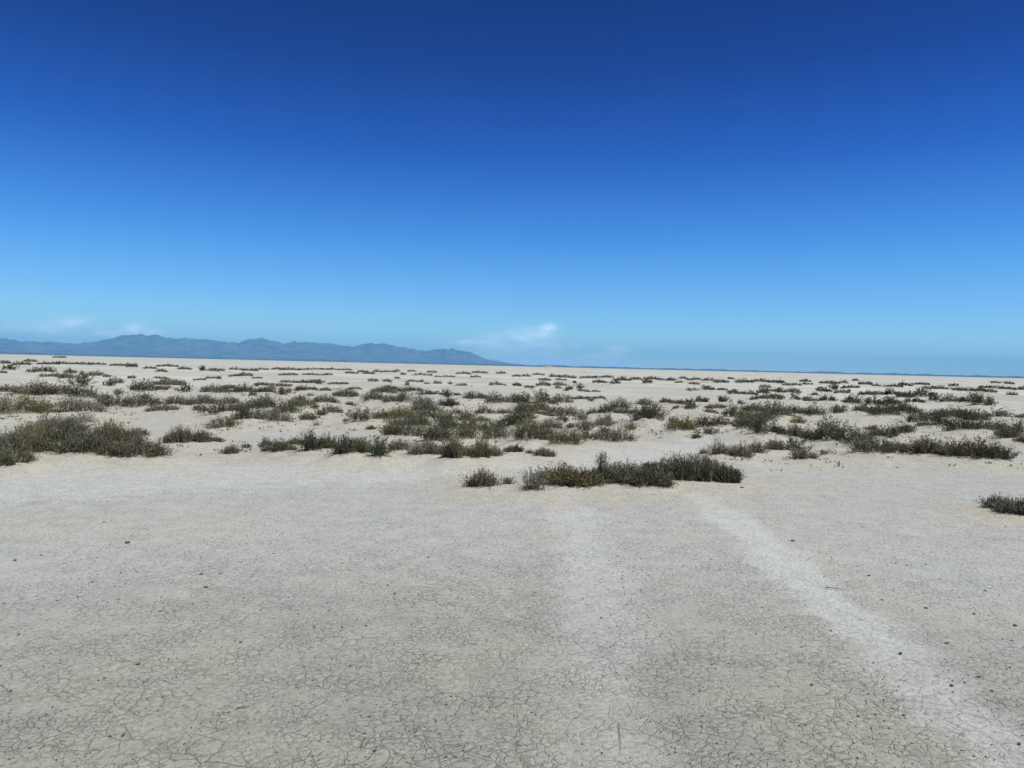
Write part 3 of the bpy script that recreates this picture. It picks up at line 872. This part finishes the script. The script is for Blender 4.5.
def litter():
    # crumbs of dead twig and seedling tufts between the hummocks, too many and too small to count
    n = 9000; g = np.random.default_rng(11)
    d = 12.8 * (75 / 12.8) ** (g.uniform(0, 1, n) ** .85); a = g.uniform(-R(42), R(42), n)
    x, y = np.sin(a) * d, np.cos(a) * d
    Hm, Qm = mound_fields(x, y)
    keep = (fbm(x * .5, y * .5, 91) * .7 + .5 * Qm) > g.uniform(.35, .95, n)
    keep &= (seg_dist(x, y, PALE_L) > 1.7) & (Qm > .22)
    x, y, d = x[keep], y[keep], d[keep]; n = len(x)
    z = height(x, y)
    m_ = 6
    px_ = d / F
    c = np.repeat(np.stack([x, y, z], -1)[:, None], m_, 1)
    sz = (g.uniform(.015, .04, n) + .5 * px_)[:, None, None]
    c = c + g.normal(0, 1, (n, m_, 3)) * sz * np.array([1.3, 1.3, 0])
    ax = g.normal(0, 1, (n, m_, 3)) * np.array([1, 1, .3]) + np.array([0, 0, .8]); ax /= np.linalg.norm(ax, axis=-1, keepdims=True)
    sdv = np.cross(ax, g.normal(0, 1, (n, m_, 3))); sdv /= np.linalg.norm(sdv, axis=-1, keepdims=True)
    ll = sz * g.uniform(.7, 1.8, (n, m_, 1)); lw = ll * .2
    V = np.stack([c, c + ax * ll * .5 + sdv * lw, c + ax * ll, c + ax * ll * .5 - sdv * lw], 2).reshape(-1, 3)
    pal = np.array([(.06, .065, .042), (.10, .088, .064), (.135, .12, .09), (.045, .05, .033)])
    col = np.repeat(pal[g.integers(0, 4, n)] * g.uniform(.7, 1.3, (n, 1)), m_ * 4, 0)
    o = mesh_np('plant_litter', V, np.arange(len(V)).reshape(-1, 4), [M_LEAF], col=col)
    tag(o, 'dead twig crumbs and tiny seedling tufts strewn between the hummocks', 'plant litter', kind='stuff')


litter()

# ------------------------------------------------------------------ far land
def az_of(px):
    d = ray(px, horizon_y(px)); return math.atan2(d.x, d.y)


def elev(px, py):
    d = ray(px, py); return d.z / math.hypot(d.x, d.y)


def mountain_range(name, prof, r0, r1, crest, seed, nr=46, step=.0007, mat=None):
    az = np.array([az_of(p[0]) for p in prof]); el = np.array([max(elev(*p), 0) for p in prof])
    A = np.arange(az[0], az[-1], step)
    E = np.interp(A, az, el)
    rr = np.linspace(r0, r1, nr)
    AA, RR = np.meshgrid(A, rr)
    x, y = np.sin(AA) * RR, np.cos(AA) * RR
    f = (RR - r0) / (crest - r0)
    shape = np.where(RR < crest, np.clip(f, 0, 1) ** 1.15, np.clip((r1 - RR) / (r1 - crest), 0, 1))
    n = fbm(x / 900, y / 900, seed, 5)
    n2 = np.abs(fbm(x / 1500, y / 1500, seed + 9, 4) - .5) * 2
    crestw = np.exp(-((RR - crest) / ((r1 - r0) * .10)) ** 2)
    Hc = E[None] * RR * .99
    z = Hc * shape * (1 - (1 - crestw) * (.30 * n + .55 * n2)) + crestw * Hc * (.0)
    z = z + crestw * (fbm(A / .008, A * 0, seed + 3, 5)[None] - .5) * 95 * np.clip(E[None] * RR / 300, 0, 1)
    z = z - 3
    V = np.stack([x, y, z], -1).reshape(-1, 3)
    na = len(A)
    i = np.arange(na - 1); k = np.arange(nr - 1)[:, None] * na
    Q = np.stack([k + i, k + i + 1, k + na + i + 1, k + na + i], -1).reshape(-1, 4)
    o = mesh_np(name, V, Q, [mat or M_MOUNT], smooth=False)
    tag(o, kind='structure')


mountain_range('mountains', [(-330, 352), (-220, 343), (-120, 337), (-40, 335), (0, 337), (12, 337), (20, 340), (40, 341), (60, 341.5), (85, 342.5), (100, 340.5),
    (108, 338.5), (115, 337), (125, 335), (140, 334.5), (155, 334), (163, 336.5), (172, 338), (182, 338), (195, 337), (204, 338.8),
    (215, 340), (228, 341.5), (238, 342.3), (245, 339.5), (256, 337.6), (262, 338), (272, 340), (285, 342), (300, 341), (320, 342), (340, 344.5),
    (352, 345.3), (365, 343), (380, 343.4), (395, 345), (405, 347), (415, 348.3), (432, 350), (445, 348), (460, 350), (468, 352), (475, 354.2), (487, 358.8),
    (500, 361.3), (515, 363.4), (535, 366)], 15500, 20500, 18200, 300)
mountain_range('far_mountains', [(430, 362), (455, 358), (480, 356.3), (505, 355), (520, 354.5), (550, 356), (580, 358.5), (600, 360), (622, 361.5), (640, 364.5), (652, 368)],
    25000, 27800, 26800, 400, nr=24, mat=M_HAZEHILL)


def far_bank():
    A = np.arange(-.80, .80, .0006)
    r0 = 9200 + 700 * fbm(A * 7, A * 0, 500)
    h = 9 + 20 * fbm(A * 60, A * 0, 510, 5) * (.5 + fbm(A * 9, A * 0, 530))
    rows = []
    for dr, k in ((0, 0), (25, .8), (90, 1.0), (260, .85), (420, 0)):
        r = r0 + dr
        rows.append(np.stack([np.sin(A) * r, np.cos(A) * r, h * k * (1 + .5 * (fbm(A * 300, A * 0 + dr, 540, 2) - .5)) - (1.0 if k == 0 else 0)], -1))
    V = np.stack(rows, 0).reshape(-1, 3)
    na = len(A); i = np.arange(na - 1); k = np.arange(len(rows) - 1)[:, None] * na
    Q = np.stack([k + i, k + i + 1, k + na + i + 1, k + na + i], -1).reshape(-1, 4)
    o = mesh_np('hills', V, Q, [M_SCRUB])
    tag(o, kind='structure')


far_bank()

# low brown mound on the horizon
def horizon_mound():
    d = ray(549, horizon_y(549)); u = np.array([d.x, d.y]); u /= np.linalg.norm(u)
    c = u * 2300
    a = np.linspace(0, 2 * np.pi, 64, endpoint=False); rr = np.linspace(0, 1, 12)
    AA, RR = np.meshgrid(a, rr[1:])
    lx, ly = np.cos(AA) * RR, np.sin(AA) * RR
    z = 4.6 * np.cos(RR * np.pi / 2) ** 1.3 * (.7 + .6 * fbm(lx * 3 + 5, ly * 3 + 5, 600)) - .15
    X = lx * 27 * u[1] + ly * 14 * u[0]; Y = -lx * 27 * u[0] + ly * 14 * u[1]
    V = np.concatenate([np.stack([X, Y, z], -1).reshape(-1, 3), [[0, 0, 4.6]]])
    na = 64; i = np.arange(na); j = (i + 1) % na; k = np.arange(10)[:, None] * na
    Q = np.stack([k + i, k + na + i, k + na + j, k + j], -1).reshape(-1, 4)
    T = np.stack([np.full(na, len(V) - 1), i, j], 1)
    o = mesh_np('earth_mound', V, [Q, T], [M_BROWN], loc=(c[0], c[1], 0), smooth=True)
    tag(o, 'low brown earth mound alone on the horizon below the white cloud', 'mound')


horizon_mound()

# ------------------------------------------------------------------ air
HAZE = 6.4e-5
def haze():
    bm = bmesh.new(); bmesh.ops.create_cube(bm, size=1)
    for v in bm.verts:
        v.co = Vector((v.co.x * 58000, v.co.y * 58000, -6 if v.co.z < 0 else 650))
    me = bpy.data.meshes.new('haze'); bm.to_mesh(me); bm.free()
    mt = bpy.data.materials.new('haze_air'); mt.use_nodes = True
    nt = mt.node_tree; nt.nodes.remove(nt.nodes['Principled BSDF'])
    pv = N(nt, 'ShaderNodeVolumePrincipled')
    pv.inputs['Color'].default_value = (.21, .61, 1.0, 1); pv.inputs['Density'].default_value = HAZE
    nt.links.new(pv.outputs[0], nt.nodes['Material Output'].inputs['Volume'])
    me.materials.append(mt)
    o = bpy.data.objects.new('haze', me); COL.objects.link(o)
    tag(o, kind='stuff')


haze()

# ------------------------------------------------------------------ light
SUN_EL, SUN_AZ = R(64), R(112)          # azimuth clockwise from the view direction
sl = bpy.data.lights.new('sun', 'SUN'); sl.energy = 5.0; sl.angle = R(.53); sl.color = (1, .97, .92)
so = bpy.data.objects.new('sun', sl); COL.objects.link(so)
sd = Vector((math.sin(SUN_AZ) * math.cos(SUN_EL), math.cos(SUN_AZ) * math.cos(SUN_EL), math.sin(SUN_EL)))
so.rotation_euler = (-sd).to_track_quat('-Z', 'Y').to_euler()
so.location = (0, 0, 50)

wd = bpy.data.worlds.new('World'); S.world = wd; wd.use_nodes = True
nt = wd.node_tree
sky = N(nt, 'ShaderNodeTexSky', sky_type='NISHITA')
sky.sun_disc = False
sky.sun_elevation, sky.sun_rotation = SUN_EL, SUN_AZ
sky.altitude, sky.air_density, sky.dust_density, sky.ozone_density = 300, 1.0, .25, 4.0
tc = N(nt, 'ShaderNodeTexCoord').outputs['Generated']
sx = N(nt, 'ShaderNodeSeparateXYZ'); nt.links.new(tc, sx.inputs[0])
cr = N(nt, 'ShaderNodeValToRGB'); nt.links.new(sx.outputs['Z'], cr.inputs[0])
el_ = cr.color_ramp.elements
stops = [(0.0, (1.15, 1.32, 1.32)), (.03, (.70, 1.00, 1.22)), (.08, (.41, .75, 1.08)), (.16, (.18, .52, .98)), (.26, (.04, .24, .74)), (.36, (.006, .10, .46)), (.46, (.003, .05, .31)), (.70, (.10, .20, .40))]
el_[0].position, el_[0].color = stops[0][0], (*stops[0][1], 1)
el_[1].position, el_[1].color = stops[-1][0], (*stops[-1][1], 1)
for p, c in stops[1:-1]:
    e = el_.new(p); e.color = (*c, 1)
mxn = mix_c(nt, 1.0, sky.outputs[0], cr.outputs[0], 'MULTIPLY')
# faint low clouds in the sky itself, by direction
azn = math_n(nt, 'ARCTAN2', sx.outputs['X'], sx.outputs['Y'])
gv = N(nt, 'ShaderNodeVectorMath', operation='MULTIPLY'); nt.links.new(tc, gv.inputs[0]); gv.inputs[1].default_value = (1, 1, 2.2)
cn = noise(nt, gv.outputs[0], 34, 6, .62)
tot = None
for (px_, py_, rx, ry, k) in ((549, 328.5, 11, 4.5, .42), (535, 334, 18, 6, .46), (512, 340, 26, 7, .5), (484, 345, 26, 6, .6), (460, 343, 12, 4, .4), (530, 349, 46, 8, .45),
                              (75, 325.5, 14, 6, .42), (64, 331, 28, 7, .4), (98, 334, 22, 5, .4), (133, 329, 10, 5, .5), (144, 333, 14, 4, .45), (22, 329, 20, 5, .25),
                              (617, 351, 13, 6, .5), (597, 356, 22, 5, .35)):
    d = ray(px_, py_)
    a0, e0 = math.atan2(d.x, d.y), d.z / d.length
    u = math_n(nt, 'DIVIDE', math_n(nt, 'SUBTRACT', azn, a0), rx / F)
    v = math_n(nt, 'DIVIDE', math_n(nt, 'SUBTRACT', sx.outputs['Z'], e0), ry / F)
    q = math_n(nt, 'ADD', math_n(nt, 'MULTIPLY', u, u), math_n(nt, 'MULTIPLY', v, v))
    gz = math_n(nt, 'MULTIPLY', math_n(nt, 'EXPONENT', math_n(nt, 'MULTIPLY', q, -1.0)), k)
    tot = gz if tot is None else math_n(nt, 'MAXIMUM', tot, gz)
cf = math_n(nt, 'MULTIPLY', tot, ramp(nt, cn, .34, .62, .25, 1.15), clamp=True)
mxn = mix_c(nt, math_n(nt, 'MULTIPLY', cf, .8), mxn, (13.0, 13.5, 14.5))
bg = nt.nodes['Background']
nt.links.new(mxn, bg.inputs[0]); bg.inputs[1].default_value = .10

# ------------------------------------------------------------------ render settings
S.view_settings.view_transform = 'Standard'; S.view_settings.look = 'None'
S.view_settings.exposure = .5; S.view_settings.gamma = 1; S.view_settings.use_curve_mapping = False
S.render.engine = 'CYCLES'
S.cycles.use_denoising = True
S.cycles.max_bounces = 4; S.cycles.diffuse_bounces = 2; S.cycles.transmission_bounces = 2
S.cycles.volume_bounces = 0
